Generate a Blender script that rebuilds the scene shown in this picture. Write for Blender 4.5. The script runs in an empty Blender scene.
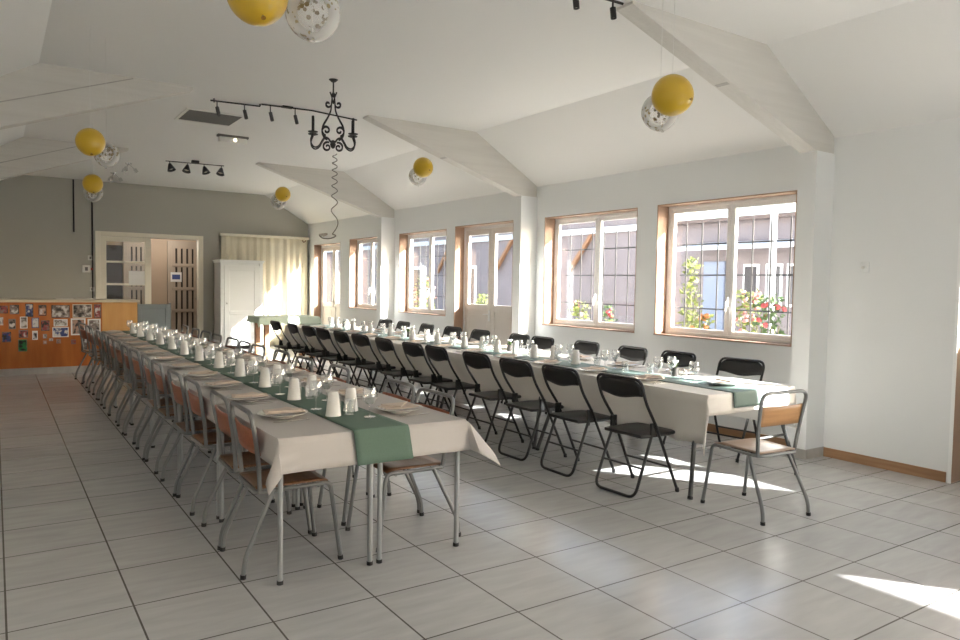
import bpy, bmesh, math, random
from mathutils import Vector, Matrix
random.seed(7)
C = bpy.context.scene.collection
SC = bpy.context.scene
PI = math.pi

# ------------------------------------------------------------------ camera, sky, sun, exposure
cam = bpy.data.cameras.new('camera'); co = bpy.data.objects.new('camera', cam); C.objects.link(co)
cam.sensor_width = 36; cam.lens = 36 * 724.95 / 960; cam.clip_start = .05; cam.clip_end = 300
yaw, pitch, roll = math.radians(33.858), math.radians(2.789), math.radians(.981)
f0 = Vector((math.sin(yaw), math.cos(yaw), 0)); r0 = Vector((math.cos(yaw), -math.sin(yaw), 0)); u0 = Vector((0, 0, 1))
f1 = f0 * math.cos(pitch) - u0 * math.sin(pitch); u1 = u0 * math.cos(pitch) + f0 * math.sin(pitch)
r2 = r0 * math.cos(roll) + u1 * math.sin(roll); u2 = u1 * math.cos(roll) - r0 * math.sin(roll)
M4 = Matrix((r2, u2, -f1)).transposed().to_4x4(); M4.translation = Vector((0, 0, 1.532))
co.matrix_world = M4
SC.camera = co
SUN = Vector((-1, 1.34, -.8)).normalized()
w = bpy.data.worlds.new('sky'); SC.world = w; w.use_nodes = True
nt = w.node_tree; nt.nodes.clear()
out = nt.nodes.new('ShaderNodeOutputWorld'); bg = nt.nodes.new('ShaderNodeBackground')
sky = nt.nodes.new('ShaderNodeTexSky'); sky.sky_type = 'NISHITA'; sky.sun_disc = False
sky.sun_elevation = math.asin(-SUN.z); sky.sun_rotation = math.atan2(-SUN.x, -SUN.y); sky.dust_density = 2.5; sky.ozone_density = .6
hs = nt.nodes.new('ShaderNodeHueSaturation'); hs.inputs['Saturation'].default_value = .8
nt.links.new(sky.outputs[0], hs.inputs['Color']); nt.links.new(hs.outputs[0], bg.inputs['Color'])
nt.links.new(bg.outputs[0], out.inputs[0]); bg.inputs['Strength'].default_value = .55
sl = bpy.data.lights.new('sun', 'SUN'); sl.energy = 20; sl.angle = math.radians(.6); sl.color = (1, .985, .96)
so = bpy.data.objects.new('sun', sl); C.objects.link(so); so.rotation_euler = SUN.to_track_quat('-Z', 'Y').to_euler()
SC.view_settings.view_transform = 'Standard'; SC.view_settings.look = 'None'; SC.view_settings.gamma = 1
SC.view_settings.use_curve_mapping = False; SC.view_settings.exposure = 1.27
SC.cycles.use_denoising = True
SC.cycles.max_bounces = 12; SC.cycles.diffuse_bounces = 7; SC.cycles.glossy_bounces = 4
SC.cycles.transmission_bounces = 6; SC.cycles.transparent_max_bounces = 24; SC.cycles.sample_clamp_indirect = 8
def portal(x, y, z, sx, sy, rot):
    l = bpy.data.lights.new('daylight_portal', 'AREA'); l.shape = 'RECTANGLE'; l.size = sx; l.size_y = sy; l.cycles.is_portal = True
    o = bpy.data.objects.new('daylight_portal', l); C.objects.link(o); o.location = (x, y, z); o.rotation_euler = rot
XR, XO, XF = 6.375, 6.68, 6.585          # inner face, outer face, glazing plane of the window wall
OPEN = [(-3.45, -1.38, 0.985, 2.485), (0.95, 2.68, 0, 2.49), (4.11, 5.865, .985, 2.485), (6.175, 7.93, .985, 2.48), (8.66, 10.29, 0, 2.49),
        (10.56, 12.29, .985, 2.465), (13.19, 14.6, .985, 2.46), (15.1, 16.68, 0, 2.41)]
for y0, y1, z0, z1 in OPEN:
    zz = max(z0, 1.1); portal(6.72, (y0 + y1) / 2, (zz + z1) / 2, z1 - zz, y1 - y0, (0, PI / 2, 0))
portal(3.3, -4.12, 1.6, 1.0, 1.4, (-PI / 2, 0, 0))  # portal for the added opening in the front wall

# ------------------------------------------------------------------ materials
def mat(name, col, rough=.6, metal=0, spec=.5, noise=None, bump=None, coat=0):
    m = bpy.data.materials.new(name); m.use_nodes = True
    n = m.node_tree.nodes; l = m.node_tree.links; b = n['Principled BSDF']
    b.inputs['Base Color'].default_value = (*col, 1); b.inputs['Roughness'].default_value = rough
    b.inputs['Metallic'].default_value = metal; b.inputs['Specular IOR Level'].default_value = spec
    b.inputs['Coat Weight'].default_value = coat
    tc = n.new('ShaderNodeTexCoord')
    if noise:                                # (scale xyz, colour 2, detail)
        mp = n.new('ShaderNodeMapping'); mp.inputs['Scale'].default_value = noise[0]
        tx = n.new('ShaderNodeTexNoise'); tx.inputs['Scale'].default_value = 1; tx.inputs['Detail'].default_value = noise[2] if len(noise) > 2 else 4
        cr = n.new('ShaderNodeValToRGB'); cr.color_ramp.elements[0].position = .3; cr.color_ramp.elements[1].position = .7
        cr.color_ramp.elements[0].color = (*col, 1); cr.color_ramp.elements[1].color = (*noise[1], 1)
        l.new(tc.outputs['Object'], mp.inputs['Vector']); l.new(mp.outputs[0], tx.inputs['Vector'])
        l.new(tx.outputs['Fac'], cr.inputs[0]); l.new(cr.outputs[0], b.inputs['Base Color'])
    if bump:                                 # (scale, strength)
        tb = n.new('ShaderNodeTexNoise'); tb.inputs['Scale'].default_value = bump[0]; tb.inputs['Detail'].default_value = 5
        bp = n.new('ShaderNodeBump'); bp.inputs['Strength'].default_value = bump[1]; bp.inputs['Distance'].default_value = .01
        l.new(tc.outputs['Object'], tb.inputs['Vector']); l.new(tb.outputs['Fac'], bp.inputs['Height']); l.new(bp.outputs[0], b.inputs['Normal'])
    return m
def glass(name, tint=(.96, .97, .97), refl=.9, base=.03):
    m = bpy.data.materials.new(name); m.use_nodes = True; n = m.node_tree.nodes; l = m.node_tree.links; n.clear()
    o = n.new('ShaderNodeOutputMaterial'); mx = n.new('ShaderNodeMixShader'); t = n.new('ShaderNodeBsdfTransparent'); g = n.new('ShaderNodeBsdfGlossy')
    lf = n.new('ShaderNodeLayerWeight'); lf.inputs[0].default_value = .5
    lw = n.new('ShaderNodeMath'); lw.operation = 'POWER'; lw.inputs[1].default_value = 4.5; l.new(lf.outputs['Facing'], lw.inputs[0])
    ma = n.new('ShaderNodeMath'); ma.operation = 'MULTIPLY_ADD'; ma.inputs[1].default_value = refl; ma.inputs[2].default_value = base; ma.use_clamp = True
    t.inputs[0].default_value = (*tint, 1); g.inputs['Roughness'].default_value = .03; g.inputs[0].default_value = (1, 1, 1, 1)
    l.new(lw.outputs[0], ma.inputs[0]); l.new(ma.outputs[0], mx.inputs[0]); l.new(t.outputs[0], mx.inputs[1]); l.new(g.outputs[0], mx.inputs[2]); l.new(mx.outputs[0], o.inputs[0])
    return m
def floor_mat():
    m = mat('floor_tiles', (.4, .4, .4), .22, 0, .5); n = m.node_tree.nodes; l = m.node_tree.links; b = n['Principled BSDF']
    tc = n.new('ShaderNodeTexCoord'); mp = n.new('ShaderNodeMapping'); mp.inputs['Location'].default_value = (-.026 + 20, -.157 + 20, 0)
    br = n.new('ShaderNodeTexBrick'); br.offset = 0; br.squash = 1; br.inputs['Scale'].default_value = 1
    br.inputs['Brick Width'].default_value = .5; br.inputs['Row Height'].default_value = .5; br.inputs['Mortar Size'].default_value = .0045; br.inputs['Mortar Smooth'].default_value = .1
    br.inputs['Color1'].default_value = (.93, .93, .93, 1); br.inputs['Color2'].default_value = (1, 1, 1, 1); br.inputs['Mortar'].default_value = (.25, .235, .21, 1)
    l.new(tc.outputs['Object'], mp.inputs[0]); l.new(mp.outputs[0], br.inputs['Vector'])
    m2 = n.new('ShaderNodeMapping'); m2.inputs['Rotation'].default_value = (0, 0, math.radians(38)); m2.inputs['Scale'].default_value = (3, 16, 1)
    nz = n.new('ShaderNodeTexNoise'); nz.inputs['Scale'].default_value = 1; nz.inputs['Detail'].default_value = 8; nz.inputs['Distortion'].default_value = .5
    cr = n.new('ShaderNodeValToRGB'); cr.color_ramp.elements[0].position = .3; cr.color_ramp.elements[1].position = .7
    cr.color_ramp.elements[0].color = (.455, .453, .448, 1); cr.color_ramp.elements[1].color = (.53, .53, .522, 1)
    l.new(tc.outputs['Object'], m2.inputs[0]); l.new(m2.outputs[0], nz.inputs['Vector']); l.new(nz.outputs['Fac'], cr.inputs[0])
    mx = n.new('ShaderNodeMix'); mx.data_type = 'RGBA'; mx.blend_type = 'MULTIPLY'; mx.inputs[0].default_value = 1
    l.new(cr.outputs[0], mx.inputs[6]); l.new(br.outputs['Color'], mx.inputs[7]); l.new(mx.outputs[2], b.inputs['Base Color'])
    r = n.new('ShaderNodeMapRange'); r.inputs['To Min'].default_value = .20; r.inputs['To Max'].default_value = .25
    l.new(nz.outputs['Fac'], r.inputs['Value']); l.new(r.outputs[0], b.inputs['Roughness'])
    return m
def confetti_mat():
    m = bpy.data.materials.new('confetti_latex'); m.use_nodes = True; n = m.node_tree.nodes; l = m.node_tree.links; b = n['Principled BSDF']; o = n['Material Output']
    tc = n.new('ShaderNodeTexCoord'); v = n.new('ShaderNodeTexVoronoi'); v.inputs['Scale'].default_value = 38
    nz = n.new('ShaderNodeTexNoise'); nz.inputs['Scale'].default_value = 9
    a = n.new('ShaderNodeMath'); a.operation = 'LESS_THAN'; a.inputs[1].default_value = .42
    c2 = n.new('ShaderNodeMath'); c2.operation = 'GREATER_THAN'; c2.inputs[1].default_value = .485
    mu = n.new('ShaderNodeMath'); mu.operation = 'MULTIPLY'
    l.new(tc.outputs['Object'], v.inputs['Vector']); l.new(tc.outputs['Object'], nz.inputs['Vector'])
    l.new(v.outputs['Distance'], a.inputs[0]); l.new(nz.outputs['Fac'], c2.inputs[0]); l.new(a.outputs[0], mu.inputs[0]); l.new(c2.outputs[0], mu.inputs[1])
    b.inputs['Base Color'].default_value = (.16, .12, .05, 1); b.inputs['Roughness'].default_value = .35
    skin = n.new('ShaderNodeBsdfPrincipled'); skin.inputs['Base Color'].default_value = (.85, .84, .8, 1); skin.inputs['Roughness'].default_value = .15
    tr = n.new('ShaderNodeBsdfTransparent'); fr = n.new('ShaderNodeLayerWeight'); fr.inputs[0].default_value = .35
    mr = n.new('ShaderNodeMath'); mr.operation = 'MULTIPLY_ADD'; mr.inputs[1].default_value = .8; mr.inputs[2].default_value = .2; mr.use_clamp = True
    m1 = n.new('ShaderNodeMixShader'); m2 = n.new('ShaderNodeMixShader')
    l.new(fr.outputs['Facing'], mr.inputs[0]); l.new(mr.outputs[0], m1.inputs[0]); l.new(tr.outputs[0], m1.inputs[1]); l.new(skin.outputs[0], m1.inputs[2])
    l.new(mu.outputs[0], m2.inputs[0]); l.new(m1.outputs[0], m2.inputs[1]); l.new(b.outputs[0], m2.inputs[2]); l.new(m2.outputs[0], o.inputs[0])
    return m
def photo_mat(seed, cols):
    m = mat('photo_print_%d' % seed, cols[0], .35); n = m.node_tree.nodes; l = m.node_tree.links; b = n['Principled BSDF']
    tc = n.new('ShaderNodeTexCoord'); mp = n.new('ShaderNodeMapping'); mp.inputs['Location'].default_value = (seed * 3.7, seed * 1.3, seed)
    nz = n.new('ShaderNodeTexNoise'); nz.inputs['Scale'].default_value = 14; nz.inputs['Detail'].default_value = 2
    cr = n.new('ShaderNodeValToRGB'); e = cr.color_ramp.elements; e[0].position = .36; e[1].position = .66
    e[0].color = (*cols[0], 1); e[1].color = (*cols[-1], 1)
    for k, c in enumerate(cols[1:-1]):
        x = e.new(.36 + .3 * (k + 1) / (len(cols) - 1)); x.color = (*c, 1)
    cr.color_ramp.interpolation = 'EASE'
    l.new(tc.outputs['Object'], mp.inputs[0]); l.new(mp.outputs[0], nz.inputs['Vector']); l.new(nz.outputs['Fac'], cr.inputs[0]); l.new(cr.outputs[0], b.inputs['Base Color'])
    return m
M = dict(
    floor=floor_mat(),
    wall=mat('white_plaster', (.80, .81, .805), .85, bump=(60, .08)),
    ceil=mat('ceiling_paint', (.80, .795, .775), .9, bump=(25, .06)),
    grey=mat('olive_grey_paint', (.44, .43, .38), .34, bump=(45, .1)),
    beam=mat('whitewashed_wood', (.62, .60, .56), .8, noise=((1.2, 24, 24), (.67, .65, .61), 4), bump=(40, .25)),
    oak=mat('brown_wood', (.33, .17, .085), .5, noise=((3, 3, 40), (.42, .23, .12))),
    reveal=mat('reveal_wood', (.32, .205, .14), .55, noise=((12, 12, 1.2), (.38, .25, .175))),
    skirt=mat('skirting_wood', (.30, .16, .08), .45, noise=((30, 2, 30), (.40, .23, .12))),
    skirt_tile=mat('skirting_tile', (.36, .34, .31), .35, noise=((8, 8, 3), (.46, .44, .41))),
    white=mat('white_window_paint', (.88, .88, .87), .4),
    pinkwhite=mat('door_panel_paint', (.76, .71, .66), .45),
    cream=mat('cream_door_paint', (.88, .83, .70), .45),
    glass=glass('window_glass'),
    gobletglass=glass('goblet_glass', (.955, .96, .96), 1.0, .2),
    iron=mat('dark_iron', (.03, .028, .028), .5, .4),
    black=mat('black_enamel', (.012, .012, .012), .35),
    vinyl=mat('black_vinyl', (.014, .0135, .0135), .5, bump=(90, .12)),
    steel=mat('grey_tube_steel', (.21, .215, .215), .38, .55),
    leg=mat('light_grey_steel', (.33, .34, .345), .4, .4),
    darkleg=mat('dark_grey_steel', (.09, .09, .09), .45, .4),
    rubber=mat('black_rubber', (.02, .02, .02), .8),
    ply=mat('red_brown_plywood', (.25, .062, .024), .4, noise=((40, 3, 40), (.33, .095, .036))),
    plyseat=mat('brown_plywood', (.17, .08, .038), .35, noise=((3, 40, 40), (.24, .12, .055))),
    plylight=mat('honey_plywood', (.42, .22, .095), .4, noise=((3, 40, 40), (.52, .29, .13))),
    plypale=mat('worn_beige_plywood', (.34, .23, .16), .3, noise=((3, 30, 30), (.42, .30, .22))),
    tabletop=mat('table_laminate', (.5, .47, .42), .4),
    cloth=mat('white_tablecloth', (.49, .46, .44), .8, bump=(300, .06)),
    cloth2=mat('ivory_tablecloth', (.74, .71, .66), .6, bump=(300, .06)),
    runner=mat('sage_green_fabric', (.098, .155, .118), .8, noise=((200, 200, 200), (.112, .175, .132)), bump=(400, .1)),
    runner2=mat('grey_green_fabric', (.14, .20, .175), .6, bump=(400, .1)),
    palegreen=mat('pale_sage_fabric', (.58, .68, .56), .75),
    china=mat('white_china', (.82, .80, .77), .15, coat=.4),
    china2=mat('cream_china', (.82, .80, .77), .18, coat=.4),
    napkin=mat('beige_napkin', (.60, .50, .42), .85, bump=(300, .1)),
    cutlery=mat('steel_cutlery', (.62, .61, .58), .2, 1),
    gold=mat('gold_balloon_latex', (.62, .40, .022), .3, coat=.3),
    confetti=confetti_mat(), goldknot=mat('gold_knot', (.28, .15, .01), .4),
    string=mat('white_string', (.7, .7, .68), .8),
    pine=mat('orange_pine', (.40, .105, .018), .4, noise=((9, 9, 1.3), (.52, .165, .035), 5)),
    palepine=mat('pale_pine', (.60, .30, .085), .4, noise=((9, 9, 1.3), (.70, .39, .13), 5)),
    ctrtop=mat('counter_top_laminate', (.62, .55, .42), .35),
    bluegrey=mat('blue_grey_paint', (.20, .235, .255), .5),
    tan=mat('tan_paint', (.46, .36, .27), .8),
    taupe=mat('taupe_door_paint', (.42, .35, .28), .5),
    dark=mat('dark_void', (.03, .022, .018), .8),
    curtain=mat('cream_curtain', (.82, .76, .61), .85, bump=(200, .1)),
    wardrobe=mat('wardrobe_paint', (.86, .88, .87), .3),
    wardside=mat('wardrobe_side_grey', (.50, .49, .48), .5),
    vent=mat('grey_grille', (.16, .15, .14), .6),
    plastic=mat('white_plastic', (.75, .74, .70), .35),
    lampglow=mat('lamp_lens', (.8, .75, .6), .2), lit=mat('lit_bulb', (1, .9, .7), .2),
    paper=mat('white_paper', (.8, .8, .78), .7),
    blue=mat('blue_print', (.06, .09, .25), .6),
    red=mat('red_plastic', (.5, .03, .02), .4),
    chrome=mat('chrome', (.7, .7, .7), .12, 1),
    potdark=mat('dark_pot', (.045, .04, .035), .5),
    rose=mat('rust_print', (.25, .07, .04), .6),
    pinkwall=mat('mauve_render', (.19, .158, .158), .9, noise=((1.5, 1.5, 1.5), (.22, .185, .185))),
    roof=mat('tile_roof', (.10, .075, .065), .9, noise=((4, 4, 4), (.14, .10, .085))),
    awning=mat('white_awning', (.5, .52, .54), .6),
    bluedoor=mat('blue_door_paint', (.19, .22, .29), .6),
    orange=mat('orange_timber', (.26, .13, .06), .7),
    gravel=mat('courtyard_gravel', (.44, .42, .38), .95, noise=((30, 30, 30), (.58, .55, .5))),
    leaf=mat('leaf_green', (.03, .06, .012), .6, noise=((9, 9, 9), (.06, .10, .02))),
    leafy=mat('leaf_yellow_green', (.085, .105, .016), .6, noise=((9, 9, 9), (.15, .17, .035))),
    stem=mat('plant_stem', (.10, .09, .04), .8),
    redfl=mat('red_petals', (.22, .02, .02), .6), pinkfl=mat('pink_petals', (.30, .12, .11), .6), orfl=mat('orange_petals', (.30, .11, .03), .6),
    slate=mat('dark_pane', (.05, .045, .05), .15),
)

b_ = M['lit'].node_tree.nodes['Principled BSDF']; b_.inputs['Emission Color'].default_value = (1, .88, .65, 1); b_.inputs['Emission Strength'].default_value = 2.5

# ------------------------------------------------------------------ mesh helpers
class MB:
    def __init__(s): s.bm = bmesh.new()
    def box(s, x0, x1, y0, y1, z0, z1, bev=0, seg=2):
        vs = [s.bm.verts.new(p) for p in ((x0, y0, z0), (x1, y0, z0), (x1, y1, z0), (x0, y1, z0), (x0, y0, z1), (x1, y0, z1), (x1, y1, z1), (x0, y1, z1))]
        fs = [s.bm.faces.new([vs[i] for i in q]) for q in ((3, 2, 1, 0), (4, 5, 6, 7), (0, 1, 5, 4), (1, 2, 6, 5), (2, 3, 7, 6), (3, 0, 4, 7))]
        if bev:
            es = list({e for f in fs for e in f.edges}); bmesh.ops.bevel(s.bm, geom=es, offset=bev, segments=seg, affect='EDGES', profile=.5)
        return s
    def prism(s, pts, axis, a, b, bev=0):
        def P(p, t): return {'x': (t, p[0], p[1]), 'y': (p[0], t, p[1]), 'z': (p[0], p[1], t)}[axis]
        v0 = [s.bm.verts.new(P(p, a)) for p in pts]; v1 = [s.bm.verts.new(P(p, b)) for p in pts]; n = len(pts)
        fs = [s.bm.faces.new(v0[::-1]), s.bm.faces.new(v1)] + [s.bm.faces.new((v0[i], v0[(i + 1) % n], v1[(i + 1) % n], v1[i])) for i in range(n)]
        if bev:
            es = list({e for f in fs[:2] for e in f.edges}); bmesh.ops.bevel(s.bm, geom=es, offset=bev, segments=2, affect='EDGES', profile=.5)
        return s
    def tube(s, pts, r, seg=8, closed=False, r1=None):
        P = [Vector(p) for p in pts]; n = len(P); rings = []; up = None
        for i, p in enumerate(P):
            if closed: t = P[(i + 1) % n] - P[i - 1]
            else: t = P[min(i + 1, n - 1)] - P[max(i - 1, 0)]
            t.normalize()
            if up is None:
                up = Vector((0, 0, 1)) if abs(t.z) < .9 else Vector((1, 0, 0))
            up = (up - t * up.dot(t)); up.normalize(); sd = t.cross(up)
            rr = r if r1 is None else r + (r1 - r) * i / (n - 1)
            rings.append([s.bm.verts.new(p + (up * math.cos(2 * PI * k / seg) + sd * math.sin(2 * PI * k / seg)) * rr) for k in range(seg)])
        for i in range(n if closed else n - 1):
            a, b = rings[i], rings[(i + 1) % n]
            for k in range(seg): s.bm.faces.new((a[k], a[(k + 1) % seg], b[(k + 1) % seg], b[k]))
        if not closed: s.bm.faces.new(rings[0][::-1]); s.bm.faces.new(rings[-1])
        return s
    def lathe(s, prof, seg=20, at=(0, 0, 0), axis=None, cap=True):
        R = Matrix.Identity(3) if axis is None else Vector((0, 0, 1)).rotation_difference(Vector(axis)).to_matrix()
        rings = []
        for r, z in prof:
            if r < 1e-6: rings.append([s.bm.verts.new(R @ Vector((0, 0, z)) + Vector(at))])
            else: rings.append([s.bm.verts.new(R @ Vector((r * math.cos(2 * PI * k / seg), r * math.sin(2 * PI * k / seg), z)) + Vector(at)) for k in range(seg)])
        for a, b in zip(rings, rings[1:]):
            for k in range(seg):
                q = [a[k % len(a)], a[(k + 1) % seg % len(a)], b[(k + 1) % seg % len(b)], b[k % len(b)]]
                q = [v for i, v in enumerate(q) if v not in q[:i]]
                if len(q) > 2: s.bm.faces.new(q)
        return s
    def grid(s, P, closed_u=False):
        V = [[s.bm.verts.new(p) for p in row] for row in P]
        for i in range(len(V) - 1):
            for j in range(len(V[0]) - 1): s.bm.faces.new((V[i][j], V[i + 1][j], V[i + 1][j + 1], V[i][j + 1]))
        return s
    def build(s, name, m, parent=None, smooth=False, solid=0, sub=0):
        bmesh.ops.recalc_face_normals(s.bm, faces=s.bm.faces[:])
        me = bpy.data.meshes.new(name); s.bm.to_mesh(me); s.bm.free()
        o = bpy.data.objects.new(name, me); C.objects.link(o); me.materials.append(M[m] if isinstance(m, str) else m)
        if smooth: me.shade_smooth(); me.set_sharp_from_angle(angle=math.radians(40))
        if solid: md = o.modifiers.new('thick', 'SOLIDIFY'); md.thickness = solid; md.offset = 0
        if sub: md = o.modifiers.new('sub', 'SUBSURF'); md.levels = sub; md.render_levels = sub
        if parent: o.parent = parent
        return o
def fillet(pts, r, n=5):
    P = [Vector(p) for p in pts]; o = [P[0]]
    for a, b, c in zip(P, P[1:], P[2:]):
        d1 = (a - b); d2 = (c - b); k = min(r, d1.length * .49, d2.length * .49); p = b + d1.normalized() * k; q = b + d2.normalized() * k
        for i in range(n + 1):
            t = i / n; o.append(p * (1 - t) ** 2 + b * 2 * t * (1 - t) + q * t * t)
    return o + [P[-1]]
def tag(o, label, cat, group=None, kind=None):
    if label: o['label'] = label
    if cat: o['category'] = cat
    if group: o['group'] = group
    if kind: o['kind'] = kind
    return o
def thing(name, label, cat, loc=(0, 0, 0), rz=0, group=None):
    o = bpy.data.objects.new(name, None); C.objects.link(o); o.location = loc; o.rotation_euler = (0, 0, rz); o.empty_display_size = .1
    return tag(o, label, cat, group)
def struct(o): o['kind'] = 'structure'; return o
def dup(root, loc, rz, label, group=None):
    r = root.copy(); C.objects.link(r); r.location = loc; r.rotation_euler = (0, 0, rz); r['label'] = label
    if group: r['group'] = group
    for ch in list(root.children):
        c = ch.copy(); C.objects.link(c); c.parent = r
        for g in list(ch.children):
            d = g.copy(); C.objects.link(d); d.parent = c
    return r
class Kind:
    """first use moves the built thing itself, later uses copy it with its parts"""
    def __init__(s, root): s.root, s.used = root, False
    def put(s, loc, rz, label, group=None):
        if s.used: return dup(s.root, loc, rz, label, group)
        s.used = True; r = s.root; r.location = loc; r.rotation_euler = (0, 0, rz); r['label'] = label
        if group: r['group'] = group
        return r
ORD = ('first second third fourth fifth sixth seventh eighth ninth tenth eleventh twelfth thirteenth fourteenth fifteenth sixteenth seventeenth eighteenth nineteenth twentieth').split()

# ------------------------------------------------------------------ the setting
XL, YB, YN = -.7, 17.09, -4.0
ZC, ZW = 3.55, 2.92
KL, KR = .38, 5.32
struct(MB().box(-1, 6.7, YN - .3, 19, -.2, 0).build('floor', 'floor'))
struct(MB().box(KL, KR, YN - .3, YB + .3, ZC, 4).build('ceiling', 'ceil'))
struct(MB().prism([(KR, ZC), (6.72, 2.714), (6.72, 4), (KR, 4)], 'y', YN - .3, YB + .3).build('ceiling_right', 'ceil'))
struct(MB().prism([(KL, ZC), (-.95, 2.774), (-.95, 4), (KL, 4)], 'y', YN - .3, YB + .3).build('ceiling_left', 'ceil'))
wr = MB(); ys = YN - .3
for y0, y1, z0, z1 in OPEN:
    wr.box(XR, XO, ys, y0, 0, ZW)
    if z0 > 0: wr.box(XR, XO, y0, y1, 0, z0)
    wr.box(XR, XO, y0, y1, z1, ZW); ys = y1
wr.box(XR, XO, ys, YB + .3, 0, ZW)
PIL = [-.6, 3.75, 8.1, 12.47]
for y in PIL: wr.box(6.09, XR, y, y + .17, 0, 2.775)
struct(wr.build('wall_right', 'wall'))
struct(MB().box(XL - .25, XL, YN - .3, YB + .3, 0, ZW).build('wall_left', 'wall'))
wb = MB(); D0, D1, DZ = 1.86, 3.83, 2.42
g = lambda x: ZC if KL <= x <= KR else (ZC - (x - KR) * .597 if x > KR else ZC - (KL - x) * .583)
wb.prism([(XL, 0), (D0, 0), (D0, g(D0)), (KL, ZC), (XL, g(XL))], 'y', YB, YB + .2)
wb.prism([(D0, DZ), (D1, DZ), (D1, ZC), (D0, ZC)], 'y', YB, YB + .2)
wb.prism([(D1, 0), (XR, 0), (XR, g(XR)), (KR, ZC), (D1, ZC)], 'y', YB, YB + .2)
struct(wb.build('wall_back', 'grey'))
wf = MB(); y0, y1 = YN - .25, YN
wf.box(XL, 2.8, y0, y1, 0, 2.9).box(3.8, XR, y0, y1, 0, 2.9).box(2.8, 3.8, y0, y1, 2.3, 2.9).box(2.8, 3.8, y0, y1, 0, .9)  # the gap is an unseen opening, added behind the camera for extra daylight
wf.prism([(XL, 2.9), (XR, 2.9), (XR, ZW), (KR, ZC), (KL, ZC), (XL, ZW)], 'y', YN - .25, YN)
struct(wf.build('wall_front', 'wall'))
struct(MB().box(XO, 7.2, YN, YB + .5, 2.73, 2.82).build('trim_eaves', 'pinkwhite'))
# trusses: right and left brace of each
for i, y in enumerate(PIL):
    t = MB(); T = .17
    t.prism([(6.36, 2.775), (6.09, 2.775), (3.77, 3.53), (3.77, 3.56), (KR, 3.555), (6.36, 2.93)], 'y', y + .004, y + T - .004)
    t.prism([(-.69, 2.64), (-.42, 2.735), (1.76, 3.52), (1.76, 3.56), (KL, 3.555), (-.69, 2.93)], 'y', y + .004, y + T - .004)
    b = struct(t.build('trim_%d' % (i + 1), 'beam'))
    MB().prism([(-.69, 2.86), (1.19, 3.535), (1.19, 3.545), (-.69, 2.872)], 'y', y - .003, y + .02).build('board_joint', 'skirt_tile', b)
    if i == 1 or i == 2 or i == 0:
        MB().prism([(4.86, 3.172), (4.895, 3.162), (4.895, 3.195), (4.86, 3.205)], 'y', y + .03, y + T - .02).build('notch', 'skirt_tile', b)
# skirtings
sk = MB()
sk.box(XR - .014, XR, 2.70, 3.745, 0, .085, .003)
for a, b in ((3.925, 8.095), (8.275, 8.62), (10.33, 12.465), (12.645, 15.06), (16.72, 17.08)): sk.box(XR - .014, XR, a, b, 0, .085, .003)
struct(sk.build('baseboard_right', 'skirt'))
st = MB()
for y in PIL[1:]:
    st.box(6.078, XR, y - .012, y, 0, .088); st.box(6.078, 6.09, y, y + .18, 0, .088); st.box(6.078, XR, y + .17, y + .182, 0, .088)
struct(st.build('baseboard_pilasters', 'skirt_tile'))
struct(MB().box(3.95, 4.2, YB - .014, YB, 0, .09).build('baseboard_back', 'skirt_tile'))
struct(MB().box(XR - .008, XR, 2.664, 2.69, 0, 2.5).build('trim_door', 'white'))

# windows and doors of the window wall
def lining(root, y0, y1, z0, z1, sill=True):
    q = MB(); xa, xb = XR + .001, 6.555
    q.box(xa, xb, y0, y0 + .012, z0, z1); q.box(xa, xb, y1 - .012, y1, z0, z1); q.box(xa, xb, y0, y1, z1 - .012, z1)
    if sill: q.box(xa - .008, xb, y0, y1, z0, z0 + .014)
    q.build('reveal', 'reveal', root)
def ring(q, y0, y1, z0, z1, wy, wz0, wz1, x0, x1):
    q.box(x0, x1, y0, y0 + wy, z0, z1, .004, 1); q.box(x0, x1, y1 - wy, y1, z0, z1, .004, 1)
    q.box(x0, x1, y0 + wy, y1 - wy, z0, z0 + wz0, .004, 1); q.box(x0, x1, y0 + wy, y1 - wy, z1 - wz1, z1, .004, 1)
def window(n, y0, y1, z0, z1):
    r = struct(thing('window_%d' % n, None, None))
    lining(r, y0, y1, z0, z1)
    q = MB(); ring(q, y0 + .012, y1 - .012, z0 + .014, z1 - .012, .034, .034, .034, 6.55, 6.63); q.build('window_frame', 'white', r)
    m = (y0 + y1) / 2
    for a, b in ((y0 + .04, m), (m, y1 - .04)):
        q = MB(); ring(q, a + .001, b - .001, z0 + .04, z1 - .042, .05, .052, .052, 6.56, 6.61); s = q.build('sash', 'white', r)
        MB().box(XF - .003, XF + .003, a + .05, b - .05, z0 + .09, z1 - .092).build('pane', 'glass', s)
    zc = z0 + (z1 - z0) * .27
    MB().box(6.52, 6.56, m - .014, m + .014, zc - .05, zc + .05, .004).tube([(6.535, m, zc), (6.51, m, zc), (6.505, m, zc - .1)], .009, 8).build('window_handle', 'white', r)
    return r
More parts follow.
